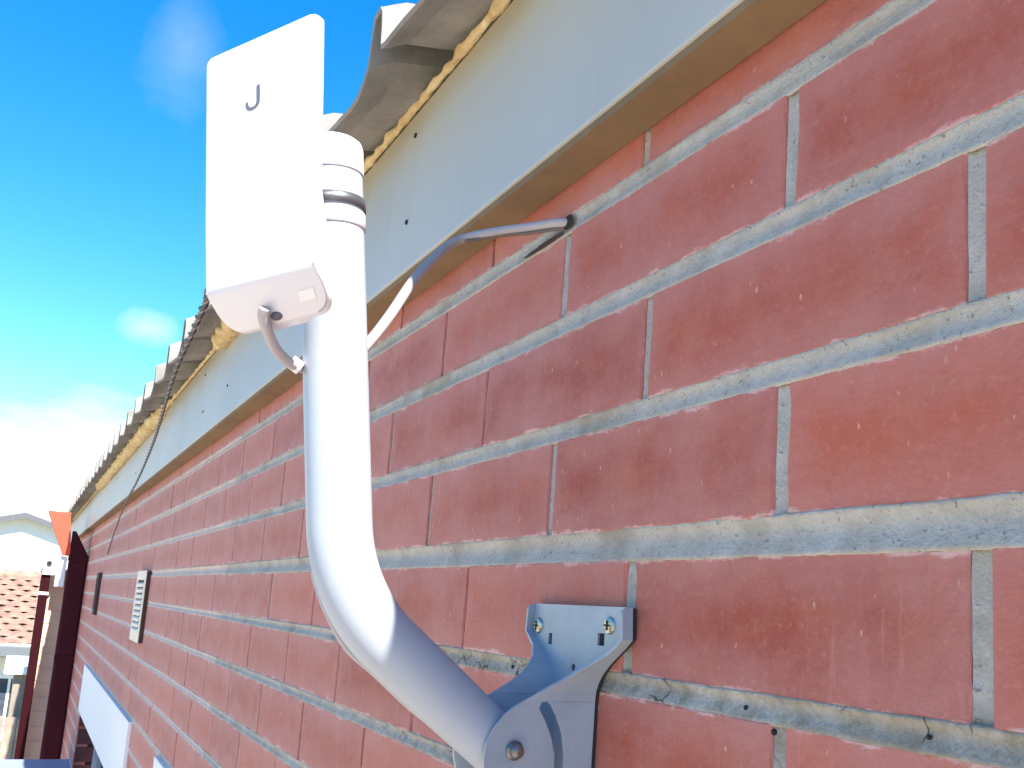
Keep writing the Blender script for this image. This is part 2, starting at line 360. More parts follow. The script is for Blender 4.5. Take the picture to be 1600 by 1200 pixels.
for r, L in rows.items():
    z0 = bedz(r - 1) + HT[r - 1]; z1 = bedz(r) - HT[r]
    for k in range(len(L) - 1):
        xr = L[k] - perp_w(r, k, L[k]) / 2; xl = L[k + 1] + perp_w(r, k + 1, L[k + 1]) / 2
        xl = max(xl, WEST); xr = min(xr, EAST)
        if xr - xl < .03: continue
        # trim against the openings
        cut = None
        for a, b, c, d in WIN + LINT:
            if z1 > c + .01 and z0 < d - .01 and xr > a and xl < b:
                if xr > b + .03 and xl < b: xl = b + .001
                elif xl < a - .03 and xr > a: xr = a - .001
                elif xl >= a - .03 and xr <= b + .03: cut = True
        if cut or xr - xl < .03: continue
        for a, b in ((-3.0, -2.76), (-5.1, -4.86)):
            pass
        cx, cz = (xl + xr) / 2, (z0 + z1) / 2
        dist = math.hypot(cx - .248, cz + .05) ** 2 + .12
        area = (xr - xl) * (z1 - z0) / dist / math.sqrt(dist)
        # rough visibility test: inside the picture's view of the wall
        dirv = Vector((cx, 0, cz)) - cam.location; loc = Euler(cam.rotation_euler).to_matrix().transposed() @ dirv
        px = 800 + 1451 * loc.x / max(-loc.z, 1e-3); py = 736 - 1451 * loc.y / max(-loc.z, 1e-3)
        vis = loc.z < 0 and -60 < px < 1750 and -250 < py < 1380
        bricks.append((area if vis else area * 1e-3, xl, xr, z0, z1, vis))
bricks.sort(reverse=True)
rb = random.Random(5)
for i, (a, xl, xr, z0, z1, vis) in enumerate(bricks[:300]):
    me = rb.choice(near_meshes) if i < 70 else rb.choice(far_meshes)
    o = bpy.data.objects.new('brick', me); C.objects.link(o); o.parent = wall
    o.location = ((xl + xr) / 2, rb.uniform(-.0006, .0008), (z0 + z1) / 2); o.scale = ((xr - xl) / .23, 1, (z1 - z0) / .076)
    o.rotation_euler = (rb.uniform(-.004, .004), 0, rb.uniform(-.002, .002))
bm = bmesh.new()
for (a, xl, xr, z0, z1, vis) in bricks[300:]:
    y = rb.uniform(-.0005, .001); b_ = .0015
    V = loft(bm, [[(x, yy, z) for x, z in ((xl + i_, z0 + i_), (xr - i_, z0 + i_), (xr - i_, z1 - i_), (xl + i_, z1 - i_))] for yy, i_ in ((.055, 0), (y + .0015, 0), (y, b_))], True, False)
    bm.faces.new(V[-1])
o = from_bm('brickwork', bm, M_brick_far, wall); o['kind'] = 'stuff'
# jamb bricks seen inside the far window reveal
for a, b, c, d in WIN:
    z = d; k = 0
    while z - .076 > c:
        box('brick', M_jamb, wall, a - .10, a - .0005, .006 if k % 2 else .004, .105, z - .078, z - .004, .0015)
        z -= .086; k += 1
# mortar: backing sheet with the openings left out, tooled bed joints, perpends
bm = bmesh.new()
def rect(bm, x0, x1, z0, z1, y):
    bm.faces.new([bm.verts.new(p) for p in ((x0, y, z0), (x1, y, z0), (x1, y, z1), (x0, y, z1))])
ZB, ZT = -2.7, .35; xs = [WEST, -4.93, -2.76, -2.15, .02, EAST]
for i in range(5):
    if i in (1, 3):
        rect(bm, xs[i], xs[i + 1], ZB, -1.9, .0048); rect(bm, xs[i], xs[i + 1], -.66, ZT, .0048)
    else: rect(bm, xs[i], xs[i + 1], ZB, ZT, .0048)
from_bm('mortar_backing', bm, M_gap, wall)
bm = bmesh.new(); bmf = bmesh.new()
def bed_strip(bm, x0, x1, z, h0, step, j):
    n = max(2, int((x1 - x0) / step)); rings = []
    for i in range(n + 1):
        x = x0 + (x1 - x0) * i / n
        up = nz(x, j * 3.1, 0, 22) * .0007 + nz(x, j * 3.1, 5, 160) * .0008 + .0002
        dn = nz(x, j * 5.7, 9, 25) * .0007 + nz(x, j * 5.7, 2, 170) * .0008 + .0002
        c = nz(x, j, 3, 14) * .0008; q = .0036 if j == 0 else (.0030 if j == -1 else .0021)
        if j <= -1: c += nz(x, 2, 8, 60) * .0016
        if step > .05: up = dn = 0; c = 0
        h = h0 * (1 - .15 * max(0, min(1, (-.7 - x) / 1.0)))
        rings.append([(x, .0010, z - h - .0019 - max(dn, -.0004)), (x, -.0003, z - h - .0010 - max(dn, -.0004)), (x, .0003, z - h + .0006), (x, q * .55 + c, z - h * .35), (x, q + c, z + h * .15), (x, q * .62 + c, z + h * .6), (x, .0012, z + h - .0010), (x, -.0002, z + h + .0007 + max(up, -.0008)), (x, .0010, z + h + .0016 + max(up, -.0008))])
    loft(bm, rings, False, False)
for j in range(-30, 5):
    z = bedz(j); h = HT[j]
    segs = [(WEST, EAST)]
    for a, b, c, d in WIN + LINT:
        if c < z < d - .008:
            ns = []
            for s0, s1 in segs:
                if b < s0 or a > s1: ns.append((s0, s1))
                else:
                    if a > s0: ns.append((s0, a))
                    if b < s1: ns.append((b, s1))
            segs = ns
    for s0, s1 in segs:
        if j > -8 and s1 > -1.6:
            m_ = max(s0, -1.6)
            if s0 < -1.6: bed_strip(bmf, s0, -1.6, z, h, .12, j)
            bed_strip(bm, m_, s1, z, h, .005, j)
        else: bed_strip(bmf, s0, s1, z, h, .12, j)
o = from_bm('bed_joint', bm, M_mortar, wall, True); o['kind'] = 'stuff'
o = from_bm('bed_joint', bmf, M_mortar_far, wall, True); o['kind'] = 'stuff'
bm = bmesh.new()
for r, L in rows.items():
    z0 = bedz(r - 1) + HT[r - 1] - .0005; z1 = bedz(r) - HT[r] + .0005
    for k, x in enumerate(L):
        wd = perp_w(r, k, x)
        if wd < .0045 or blocked(x - .01, x + .01, z0, z1) or x < WEST + .02 or x > EAST - .02: continue
        n = 14 if x > -1 else 1; rings = []
        for i in range(n + 1):
            z = z0 + (z1 - z0) * i / n; e = nz(x * 7, z, 1, 60) * .0007 if n > 1 else 0
            e2 = nz(x * 9, z, 4, 60) * .0007 if n > 1 else 0
            rings.append([(x - wd / 2 - .0002 + e, .0016, z), (x - wd * .2, .0030, z), (x + wd * .2, .0030, z), (x + wd / 2 + .0008 + e2, .0026, z)])
        loft(bm, rings, False, False)
o = from_bm('perpend_joint', bm, M_mortar, wall, True); o['kind'] = 'stuff'
# little blow holes and the round pit in the bed joint at the lower right
bm = bmesh.new()
for x, z, r_ in ((.083, -.0895, .0030), (-.137, -.0895, .0014), (-.025, -.0885, .0012), (-.116, -.099, .0018), (-.40, -.0895, .0016)):
    bmesh.ops.create_uvsphere(bm, u_segments=12, v_segments=8, radius=r_, matrix=Matrix.Translation((x, .0018, z)))
from_bm('mortar_pit', bm, M_dark, wall, True)
# fascia board
fb = hp('fascia_board')
bm = bmesh.new(); bx(bm, -7.0, 1.3, -.034, .0, .2965, .4785, .002); o = from_bm('board', bm, M_fascia, fb)
bm = bmesh.new(); bx(bm, -9.2, -7.012, -.034, .0, .2965, .4785, .002); o = from_bm('board', bm, M_fascia, fb)
box('underside_batten', M_soffit, fb, -7.2, 1.3, -.0315, -.0005, .2905, .2962)
for x, z in ((-.6415, .353), (-.639, .4507), (-1.62, .362), (-1.93, .446), (-1.9, .355), (-3.3, .36), (-4.1, .42), (-5.2, .36), (.35, .36)):
    bm = bmesh.new(); bmesh.ops.create_cone(bm, cap_ends=True, segments=12, radius1=.0028, radius2=.0026, depth=.002, matrix=Matrix.Translation((x, -.0345, z)) @ Matrix.Rotation(R(90), 4, 'X'))
    from_bm('nail_head', bm, M_dark, fb)
# roof: wide pans, narrow upstanding ribs, turned-down end
PER = .246; X0 = -.578
def prof(u):
    """u in [0,PER): 0 = rib centre, growing towards +x"""
    if u > PER / 2: u -= PER
    pts = [(-PER / 2, .0085), (-.062, .001), (-.040, 0), (-.026, .008), (-.014, .022), (-.010, .062), (-.006, .071), (.010, .071), (.015, .064), (.022, .024), (.034, .020), (PER / 2, .0085)]
    for (a, ha), (b, hb) in zip(pts, pts[1:]):
        if a <= u <= b: return ha + (hb - ha) * (u - a) / (b - a)
    return 0
us = [0, .0045, .010, .0125, .015, .018, .022, .028, .034, .06, .09, PER / 2, PER - .09, PER - .062, PER - .050, PER - .040, PER - .032, PER - .024, PER - .019, PER - .014, PER - .012, PER - .010, PER - .008, PER - .006]
def roof(x_lo, x_hi, y_out, y_in, name):
    bm = bmesh.new(); X = []
    k0 = int(math.floor((x_lo - X0) / PER)); k1 = int(math.ceil((x_hi - X0) / PER))
    for k in range(k0, k1):
        for u in us: X.append((X0 + k * PER + u, u))
    X = [(x, u) for x, u in X if x_lo <= x <= x_hi]
    ys = [y_out, y_out + .006, y_out + .016, y_out + .026, -.03, .3, y_in] if y_in > .5 else [y_out, y_in]
    def zz(y, u, x):
        z = .4835 + .20 * (y + .034)
        if y < -.075: z -= .011 * min(1, (-.075 - y) / .03) ** 1.3
        z += nz(x, y, 0, 3) * .002
        return z + prof(u)
    rings = [[(x, y + (nz(x, 0, 7, 30) * .0016 if y < -.1 else 0), zz(y, u, x)) for x, u in X] for y in ys]
    V = [[bm.verts.new(p) for p in r] for r in rings]
    for a, b in zip(V, V[1:]):
        for i in range(len(X) - 1): bm.faces.new((a[i], a[i + 1], b[i + 1], b[i]))
    o = from_bm(name, bm, M_roof, house, False); o.location = (0, 0, 2.7)
    md = o.modifiers.new('sheet', 'SOLIDIFY'); md.thickness = .0045; md.offset = 0
    return o
# sheets lap every four ribs
roof(-9.3, 1.35, -.107, 3.2, 'roof_sheet')
# expanding foam squeezed between fascia and roof sheet
def foam_r(x):
    f = lambda a, b, e=.06: max(0, min(1, (x - a) / e)) * max(0, min(1, (b - x) / e))
    r_ = .0045 + .004 * nz(x, 1, 1, 40)
    r_ += .016 * f(-1.80, -1.42, .12) + .017 * f(-5.3, -2.45, .3)
    if -2.35 < x < -1.85: r_ = .004
    return max(.003, r_)
bm = bmesh.new(); rings = []
x = .9
while x > -8.2:
    rr = foam_r(x); ring = []; seg = 14
    cy = -.036 - rr * .55; cz = .481 + (-.012 if rr > .015 else 0)
    for k in range(seg):
        a = 2 * math.pi * k / seg; d = Vector((x, math.cos(a), math.sin(a)))
        q = rr * (1 + .45 * noise.noise(Vector((x * 45, math.cos(a) * 1.2, math.sin(a) * 1.2))) + .3 * noise.noise(Vector((x * 120, d.y * 3, d.z * 3))))
        z = cz + d.z * q * (.85 if rr < .02 else .7); ring.append((x, cy + d.y * q, min(z, .4835 + .2 * (cy + d.y * q + .034) - .002) if rr > .015 else z))
    rings.append(ring); x -= .0035 if x > -1 else (.007 if x > -3 else .02)
loft(bm, rings); o = from_bm('foam_seal', bm, M_foam, house, True); o.location = (0, 0, 2.7)
# lintel panels and windows
for i, (a, b, c, d) in enumerate(LINT):
    box('lintel_panel', M_panel, house, a, b, -.010, .02, c, d, .002).location = (0, 0, 2.7)
for a, b, c, d in WIN:
    wn_ = hp('window')
    for x0, x1, z0, z1 in ((a + .002, a + .045, c, d - .002), (b - .045, b - .002, c, d - .002), (a + .045, b - .045, d - .045, d - .002), (a + .045, b - .045, c, c + .05), ((a + b) / 2 - .025, (a + b) / 2 + .025, c + .05, d - .045)):
        box('frame', M_frame, wn_, x0, x1, .085, .125, z0, z1, .003)
    box('pane', M_glass, wn_, a + .03, (a + b) / 2 - .01, .105, .109, c + .03, d - .03)
    box('pane', M_glass, wn_, (a + b) / 2 + .01, b - .03, .105, .109, c + .03, d - .03)
    box('sill', M_cream, wn_, a, b, -.02, .084, c - .03, c - .001, .003)
# wall vents
def vent(x0, x1, z0, z1, mt=None):
    v = hp('air_vent'); y = -.013; mt = mt or M_cream
    box('frame', M_brown, v, x0 + .004, x1, y + .002, -.0005, z0, z1)
    for a, b, c, d in ((x0, x0 + .03, z0, z1), (x1 - .03, x1 - .002, z0, z1), (x0 + .03, x1 - .03, z0, z0 + .028), (x0 + .03, x1 - .03, z1 - .028, z1)):
        box('border', mt, v, a, b, y - .001, y + .0018, c, d)
    n = 9
    for k in range(n):
        z = z0 + .032 + (z1 - z0 - .06) * k / n
        bm = bmesh.new(); vs = bx(bm, x0 + .03, x1 - .03, y - .004, y + .001, z, z + .009)
        for vt in bm.verts:
            if vt.co.y < y - .002: vt.co.z -= .005
        from_bm('slat', bm, mt, v)
vent(-3.0, -2.765, -.208, .009)
vent(-4.86, -4.72, -.185, .02, M_brown)
# ------------------------------------------------------------------ far end of the wall: pier, downpipes, rainhead
pier = thing('brick_pier', 'narrow orange brick pier between the two maroon downpipes at the far end', 'pier', (-6.42, -.15, -2.7))
z = -2.7; k = 0
while z < -.02:
    box('brick', M_pier, pier, .02, .25, -.075 + (0 if k % 2 else .002), .06, z + 2.7, z + 2.776, .003); z += .086; k += 1
box('mortar', M_pier, pier, .023, .246, -.072, .057, .004, 2.715)
dp = thing('downpipe', 'wide dark maroon downpipe against the far end of the brick wall', 'downpipe', (-6.0, -.055, -2.7))
box('pipe', M_maroon, dp, -.10, 0, -.053, .053, 0, 2.80, .012)
box('pipe_band', M_maroon, dp, -.102, .003, -.056, .056, 2.795, 2.83, .004)
for z in (.9, 2.2): box('strap', M_maroon, dp, -.03, .0035, -.056, .056, z, z + .03, .002)
bm = bmesh.new(); loft(bm, [[(x, y, z) for x, y in ((-.1, a), (0, a), (0, b), (-.1, b))] for z, a, b in ((2.83, -.052, .052), (2.975, -.052, -.034))]); from_bm('spout', bm, M_maroon, dp)
dp2 = thing('downpipe', 'narrow maroon downpipe on the outer edge of the far pier', 'downpipe', (-6.05, -.215, -2.7))
box('pipe', mat('red_paint_dark', (.022, .002, .004), .7, spec=.1), dp2, -.06, 0, -.028, .022, 0, 2.70, .006)  # copy of the pipe paint, darkened to offset the sun falling on it
for z in (1.0, 2.58): box('strap', M_cream, dp2, -.03, .003, -.031, .025, z, z + .018, .001)
bm = bmesh.new(); bmesh.ops.create_uvsphere(bm, u_segments=16, v_segments=10, radius=.027, matrix=Matrix.Translation((-.03, -.006, 2.722))); from_bm('cap', bm, M_maroon, dp2, True)
rh = thing('rainhead', 'sunlit orange red tapered rainhead under the far end of the roof', 'rainhead', (-6.0, -.19, -.0))
bm = bmesh.new(); loft(bm, [[(x, y, z) for x, y in ((-.12, a), (0, a), (0, b), (-.12, b))] for z, a, b in ((.125, .045, .088), (.372, -.062, .057), (.384, -.066, .06))]); from_bm('hopper', bm, M_orange, rh)
wb = thing('junction_box', 'small white box with round dark opening beside the top of the narrow downpipe', 'box', (-6.05, -.2, .02))
box('housing', M_panel, wb, -.08, .02, -.04, .03, -.02, .09, .008)
box('bracket', M_panel, wb, -.05, .02, .032, .085, -.085, .10, .004)
bm = bmesh.new(); bmesh.ops.create_cone(bm, cap_ends=True, segments=16, radius1=.016, radius2=.014, depth=.02, matrix=Matrix.Translation((.022, -.01, .05)) @ Matrix.Rotation(R(90), 4, 'Y')); from_bm('opening', bm, M_dark, wb)
hood = thing('window_hood', 'blue grey metal hood sticking out below the white lintel at the bottom left corner', 'hood', (-4.1, 0, -1.01))
box('top_sheet', M_hood, hood, -1.2, 1.1, -.42, -.0005, .045, .055, .002)
box('front_lip', M_hood, hood, -1.2, 1.1, -.424, -.4205, -.05, .056, .001)
box('end_cheek', M_panel, hood, -1.204, -1.2005, -.42, -.001, -.05, .054)
# ------------------------------------------------------------------ pole mount on the wall
mount = thing('pole_mount', 'blue grey steel bracket screwed to the brick wall, holding a bent white pole', 'bracket', (-.297, 0, -.13))
XP = -.297
def ml(o): o.location = Vector((.297, 0, .13)); return o
OFFY = -.0035   # the folded plate is set off the brick to leave a dark shadow gap
FOLD = [(-.0402, -.2365), (-.0418, -.2364), (-.0440, -.2363), (-.0599, -.2350), (-.0650, -.2415), (-.0700, -.2490), (-.0774, -.2594), (-.0835, -.2660), (-.0884, -.2700), (-.0949, -.2730), (-.102, -.2742)]
OUT = [(-.0402, .0040), (-.0418, .0072), (-.0440, .0085), (-.0599, .0085), (-.0650, .0085), (-.0700, .0095), (-.0774, .0150), (-.0835, .0220), (-.0884, .0285), (-.0949, .0395), (-.102, .0520)]
LOW = [(-.0520, -.102), (-.0600, -.1065), (-.0657, -.1112), (-.0726, -.119), (-.0767, -.1277), (-.0777, -.1372), (-.0772, -.1425), (-.0735, -.155), (-.066, -.166), (-.055, -.174), (-.042, -.179), (-.03, -.186), (-.02, -.197), (-.012, -.21), (-.010, -.235), (-.0005, -.235), (-.0005, -.102)]
SLOT_O = [(-.0400, -.1005), (-.0358, -.0998), (-.0330, -.1020), (-.0290, -.1078), (-.0234, -.1196), (-.0211, -.1315), (-.0207, -.143), (-.022, -.155), (-.026, -.166), (-.030, -.166), (-.0325, -.163), (-.0295, -.153), (-.0278, -.143), (-.0282, -.1323), (-.0313, -.1217), (-.0368, -.1111), (-.0415, -.1045)]
def side_plate(sgn):
    X = lambda x: x if sgn > 0 else 2 * XP - x
    bm = bmesh.new()
    # fold strip
    cols = 5; V = []
    for (z, x), (_, o_) in zip(FOLD, OUT):
        V.append([bm.verts.new((X(x), -.0005 - (o_ - .0005) * k / cols, z)) for k in range(cols + 1)])
    for a, b in zip(V, V[1:]):
        for k in range(cols): bm.faces.new((a[k], a[k + 1], b[k + 1], b[k]))
    E = []
    for loop in ((LOW, [(y, z - .0025) for y, z in SLOT_O]) if sgn > 0 else (LOW,)):
        vs = [bm.verts.new((X(-.2742 - (.0003 if z < -.11 else 0)), y, z)) for y, z in loop]
        E += [bm.edges.new((vs[i], vs[(i + 1) % len(vs)])) for i in range(len(vs))]
    bmesh.ops.triangle_fill(bm, use_beauty=True, edges=E)
    bmesh.ops.remove_doubles(bm, verts=bm.verts, dist=.0006)
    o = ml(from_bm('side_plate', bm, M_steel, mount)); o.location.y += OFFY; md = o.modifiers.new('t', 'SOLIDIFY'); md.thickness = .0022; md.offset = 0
    bv = o.modifiers.new('b', 'BEVEL'); bv.width = .0005; bv.segments = 2; bv.limit_method = 'ANGLE'
    return o
side_plate(1); side_plate(-1)
outer = [(x, z) for z, x in FOLD] + [(-.2742, -.235)]; outer = outer + [(2 * XP - x, z) for x, z in outer[::-1]]
bm = poly_holes(outer, [[(-.3345, -.0605), (-.3345, -.0685), (-.3295, -.0685), (-.3295, -.0605)], [(-.2705, -.0575), (-.2705, -.0655), (-.2625, -.0655), (-.2625, -.0575)], circ(-.2986, -.0818, .0026, 8)], lambda x, z: (x, -.0008, z), (0, -.002, 0))
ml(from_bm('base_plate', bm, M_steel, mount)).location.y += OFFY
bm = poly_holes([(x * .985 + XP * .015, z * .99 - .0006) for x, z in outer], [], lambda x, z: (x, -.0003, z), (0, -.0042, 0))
ml(from_bm('contact_shade', bm, mat('contact_shade_black', (.02, .018, .02), .9), mount))  # black sheet added behind the plate to act as its contact shadow
bm = bmesh.new()   # dark patches standing in for the shade inside the punched holes
for x0, x1, z0, z1 in ((-.335, -.329, -.069, -.060), (-.271, -.262, -.066, -.057), (-.3016, -.2956, -.0848, -.0788)):
    rect(bm, x0, x1, z0, z1, -.00075)
ml(from_bm('hole_shade', bm, M_dark, mount)).location.y += OFFY - .0002
for x, z in ((-.3494, -.056), (-.2567, -.0522)):
    bm = bmesh.new(); rings = []
    for r_, y in ((.0056, -.0062), (.0058, -.0068), (.0050, -.0080), (.0030, -.0087)):
        rings.append([(x + r_ * math.cos(a), y, z + r_ * math.sin(a)) for a in [2 * math.pi * k / 18 for k in range(18)]])
    loft(bm, rings); s_ = ml(from_bm('screw', bm, M_zinc, mount, False))
    bm = bmesh.new(); bx(bm, x - .0032, x + .0032, -.0092, -.0084, z - .0006, z + .0006); bx(bm, x - .0006, x + .0006, -.0093, -.0085, z - .0032, z + .0032)
    c_ = from_bm('cross_slot', bm, M_dark, s_)
# pole
r0 = .0198
upd = Vector((0, -.1289, .9917)); low = Vector((0, .8, -.6)); K = Vector((XP, -.1725, -.0487)); tl = .046
path = [Vector((XP, -.184 - .13 * (.2275 - .04), .2275))]
A = K + upd * tl; B = K + low * tl
for k in range(1, 5): path.append(path[0].lerp(A, k / 5))
for k in range(0, 19):
    t = k / 18; path.append(A * (1 - t) ** 2 + K * 2 * t * (1 - t) + B * t * t)
E_ = Vector((XP, -.038, -.1515))
for k in range(1, 7): path.append(B.lerp(E_, k / 6))
F = frames(path); bm = bmesh.new(); rings = []
for i, (p, (t, u, v)) in enumerate(zip(path, F)):
    sq = 1.0 if i < 26 else 1.0 - .12 * (i - 25) / 5
    rings.append([p + Vector((math.cos(a) * r0, 0, 0)) + (Vector((1, 0, 0)).cross(t)).normalized() * math.sin(a) * r0 * sq for a in [2 * math.pi * k / 48 for k in range(48)]])
loft(bm, rings, True, True)
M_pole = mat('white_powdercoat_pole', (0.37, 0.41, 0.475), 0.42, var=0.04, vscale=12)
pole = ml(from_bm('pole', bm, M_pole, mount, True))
md = pole.modifiers.new('e', 'EDGE_SPLIT'); md.split_angle = R(50)
# cap
top = path[0]; bm = bmesh.new(); rings = []
e1 = Vector((1, 0, 0)); e2 = upd.cross(e1).normalized()
for r_, h in ((.0203, -.016), (.0206, -.015), (.0206, .001), (.0198, .004), (.0175, .006), (.010, .0072), (.002, .0075)):
    rings.append([top + upd * h + (e1 * math.cos(a) + e2 * math.sin(a)) * r_ for a in [2 * math.pi * k / 40 for k in range(40)]])
loft(bm, rings); ml(from_bm('pole_cap', bm, M_white, mount, True))
# pivot bolt through both ears
bm = bmesh.new(); rings = []
for r_, x in ((.0085, -.2728), (.0088, -.2722), (.0088, -.2716), (.0070, -.2712), (.0068, -.2690), (.0058, -.2668), (.0035, -.2655)):
    rings.append([(x, -.0612 + r_ * math.cos(a), -.1323 + r_ * math.sin(a)) for a in [2 * math.pi * k / 20 for k in range(20)]])
for q in rings: pass
rings = [[(x, -.0612 + (y + .0612) * .68, -.1323 + (z + .1323) * .68) for x, y, z in r_] for r_ in rings]
loft(bm, rings); ml(from_bm('bolt', bm, M_bolt, mount, True))
bm = bmesh.new(); bmesh.ops.create_cone(bm, cap_ends=True, segments=16, radius1=.004, radius2=.004, depth=.052, matrix=Matrix.Translation((XP, -.0612, -.1323)) @ Matrix.Rotation(R(90), 4, 'Y')); ml(from_bm('bolt_shank', bm, M_bolt, mount))
# ------------------------------------------------------------------ antenna
ant = thing('wifi_antenna', 'flat white outdoor wifi antenna panel strapped to the top of the pole', 'antenna', (-.2632, -.2583, .1963))
ant.rotation_euler = (R(1.7545), R(-7.237), R(34.8442))
W2, HT2, HB = .040, .0739, -.0945
XR = 0.0   # right-hand overhang, widest at the top
def yfront(z):
    t = max(0, -.0725 - z)
    return t * t / (2 * .005) * 1.0 if t < .005 else (t - .0025)
zs = []
for k in range(9): zs.append(HT2 - .0042 * (1 - math.sin(math.pi / 2 * (k / 8))) if 0 else HT2 - .0042 * (1 - math.cos(math.pi / 2 * k / 8)))
zs += [HT2 - .02, .03, 0, -.03, -.055, -.066, -.070, -.0735, -.0755, -.078, -.081, -.0835]
for k in range(1, 9): zs.append(-.0835 - .0105 * math.sin(math.pi / 2 * k / 8))
bm = bmesh.new(); rings = []
for z in zs:
    if z > HT2 - .0042: hw = W2 - .0042 + math.sqrt(max(0, .0042 ** 2 - (z - (HT2 - .0042)) ** 2))
    elif z < -.0835: hw = W2 - .012 + .012 * math.sqrt(max(0, 1 - ((z + .0835) / .0105) ** 2))
    else: hw = W2
    hw -= .001 * max(0, (-z - .03) / .06)
    yf = yfront(z)
    XR = .0055 * max(0, min(1, (z + .0735) / .14)); bev = .0022; side = max(yf + .004, .0050 if z > -.03 else .0050 + .012 * min(1, (-.03 - z) / .045))
    bk = .031 if -.080 < z < HT2 - .025 else (.0275 if z < 0 else .010)
    bk = max(bk, side + .001)
    rings.append([(-hw + bev, yf, z), (-hw + bev * .3, yf + bev * .3, z), (-hw, yf + bev, z), (-hw, side, z), (-hw * .62, max(side, bk - .006), z), (-hw * .45, bk, z),
                  (hw * .45, bk, z), (hw * .62, max(side, bk - .006), z), (hw + XR, side, z), (hw + XR, yf + bev, z), (hw + XR - bev * .3, yf + bev * .3, z), (hw + XR - bev, yf, z)])
loft(bm, rings); body = from_bm('housing', bm, M_white, ant, True)
md = body.modifiers.new('e', 'EDGE_SPLIT'); md.split_angle = R(38)
# seam of the bottom cover, sticker, cable port
XR = 0.0
bm = bmesh.new()
pa = [Vector((W2 + XR - .0014, yfront(z) + .0004, z)) for z in (-.0735, -.078, -.083)] + [Vector((W2 + XR - .0035, yfront(-.089) + .0002, -.089)), Vector((W2 + XR - .008, yfront(-.0925), -.0925)), Vector((W2 + XR - .013, yfront(-.0939), -.0939))]
tube(bm, smooth_path(pa, 6), .0005, 6); from_bm('cover_seam', bm, M_lead, ant)
def frontp(x, z, off=.0004):
    yf = yfront(z)
    return (x, yf - off, z)
bm = bmesh.new(); V = [[bm.verts.new(frontp(x + (z + .09) * .3, z)) for x in (.019, .030)] for z in (-.0840, -.0855, -.0870, -.0885)]
for a, b in zip(V, V[1:]): bm.faces.new((a[0], a[1], b[1], b[0]))
from_bm('sticker', bm, mat('sticker_paper', (.76, .75, .77), .5), ant)
bm = bmesh.new(); bmesh.ops.create_uvsphere(bm, u_segments=14, v_segments=8, radius=1, matrix=Matrix.Translation((-.0005, .0170, -.0902)) @ Matrix.Diagonal((.0048, .0032, .0030, 1))); from_bm('cable_port', bm, M_grey, ant, True)
# hook-shaped logo print
pts = [(.0102, -.0), (.0102, -.0085), (.0098, -.0112), (.0080, -.0130), (.0055, -.0135), (.0030, -.0128), (.0018, -.0108), (.0016, -.0085)]
path_l = smooth_path([(x, -.0003, z) for x, z in pts], 6); bm = bmesh.new(); V = []
for i, p in enumerate(path_l):
    t = (path_l[min(i + 1, len(path_l) - 1)] - path_l[max(i - 1, 0)]).normalized(); nrm = Vector((t.z, 0, -t.x)); wd = .0013 if i < 16 else .0010
    V.append((bm.verts.new(p + nrm * wd), bm.verts.new(p - nrm * wd)))
for a, b in zip(V, V[1:]): bm.faces.new((a[0], a[1], b[1], b[0]))
lg = from_bm('logo', bm, M_grey, ant); lg.location = (-.0085, 0, .0435)
# clamp: collar, strap and mounting block between panel and pole
strap = thing('pole_strap', 'dark steel strap and white collar clamping the antenna round the pole', 'strap', (XP, -.2, .19))
def ringobj(name, m, zc, h, r_out, parent, a0=0, a1=360, tilt=0):
    base = Vector((XP, -.184 - .13 * (zc - .04), zc)); bm = bmesh.new(); n = 44; rings = []
    ax = upd
    for r_, hh in ((r_out - .0014, -h / 2), (r_out, -h / 2 + .0006), (r_out, h / 2 - .0006), (r_out - .0014, h / 2)):
        rings.append([base + ax * (hh + tilt * math.sin(R(a0 + (a1 - a0) * k / n))) + (e1 * math.cos(R(a0 + (a1 - a0) * k / n)) + e2 * math.sin(R(a0 + (a1 - a0) * k / n))) * r_ for k in range(n)])
    loft(bm, rings, True, False); o = from_bm(name, bm, m, parent, True); o.location = -Vector(parent.location); return o
ringobj('strap_band', M_strap, .1925, .0075, .0212, strap)
ringobj('collar', M_white, .1822, .0110, .0207, strap)
blk = box('mounting_block', M_white, ant, -.016, .014, .0295, .040, -.008, .012, .003)
bm = bmesh.new(); bx(bm, -.0055, .0055, -.0004, .0004, -.0008, .0008)
sl = from_bm('collar_slot', bm, M_strap, strap); sl.location = Vector((.0213 * math.sin(R(40)), -.0015 - .0223 * math.cos(R(40)), -.0060)) ; sl.rotation_euler = (0, 0, R(38))
# ------------------------------------------------------------------ cables
def cable(name, pts, r_, m, label, cat='cable', seg=12, group=None):
    bm = bmesh.new(); o = Vector(pts[0]); tube(bm, [p - o for p in smooth_path(pts, 10)], r_, seg)
    ob = from_bm(name, bm, m, None, True); ob.location = o; return tag(ob, label, cat, group)
main = [(-.318, -.1949, .0990), (-.317, -.176, .105), (-.3186, -.165, .1174), (-.3236, -.15, .1416), (-.3497, -.127, .1781), (-.3801, -.1, .2129), (-.4113, -.07, .2446), (-.3992, -.045, .2542), (-.3808, -.02, .2590), (-.3600, -.002, .2600), (-.355, .012, .2580)]
cable('grey_cable', main, .0036, M_cable, 'pale grey cable running from behind the pole up to the hole in the brick wall')
run = [(-.313, -.1800, -.012), (-.312, -.1865, -.030), (-.310, -.1832, -.0437), (-.3085, -.1745, -.0606), (-.307, -.1620, -.0780), (-.306, -.1440, -.0915), (-.3055, -.1245, -.1070), (-.305, -.1115, -.1163), (-.304, -.0930, -.1275), (-.302, -.0725, -.1390), (-.300, -.045, -.160), (-.299, -.02, -.195), (-.299, -.01, -.26)]
cable('drop_cable', run, .0022, M_cable, 'slim beige grey cable following the underside of the lower bend of the pole')
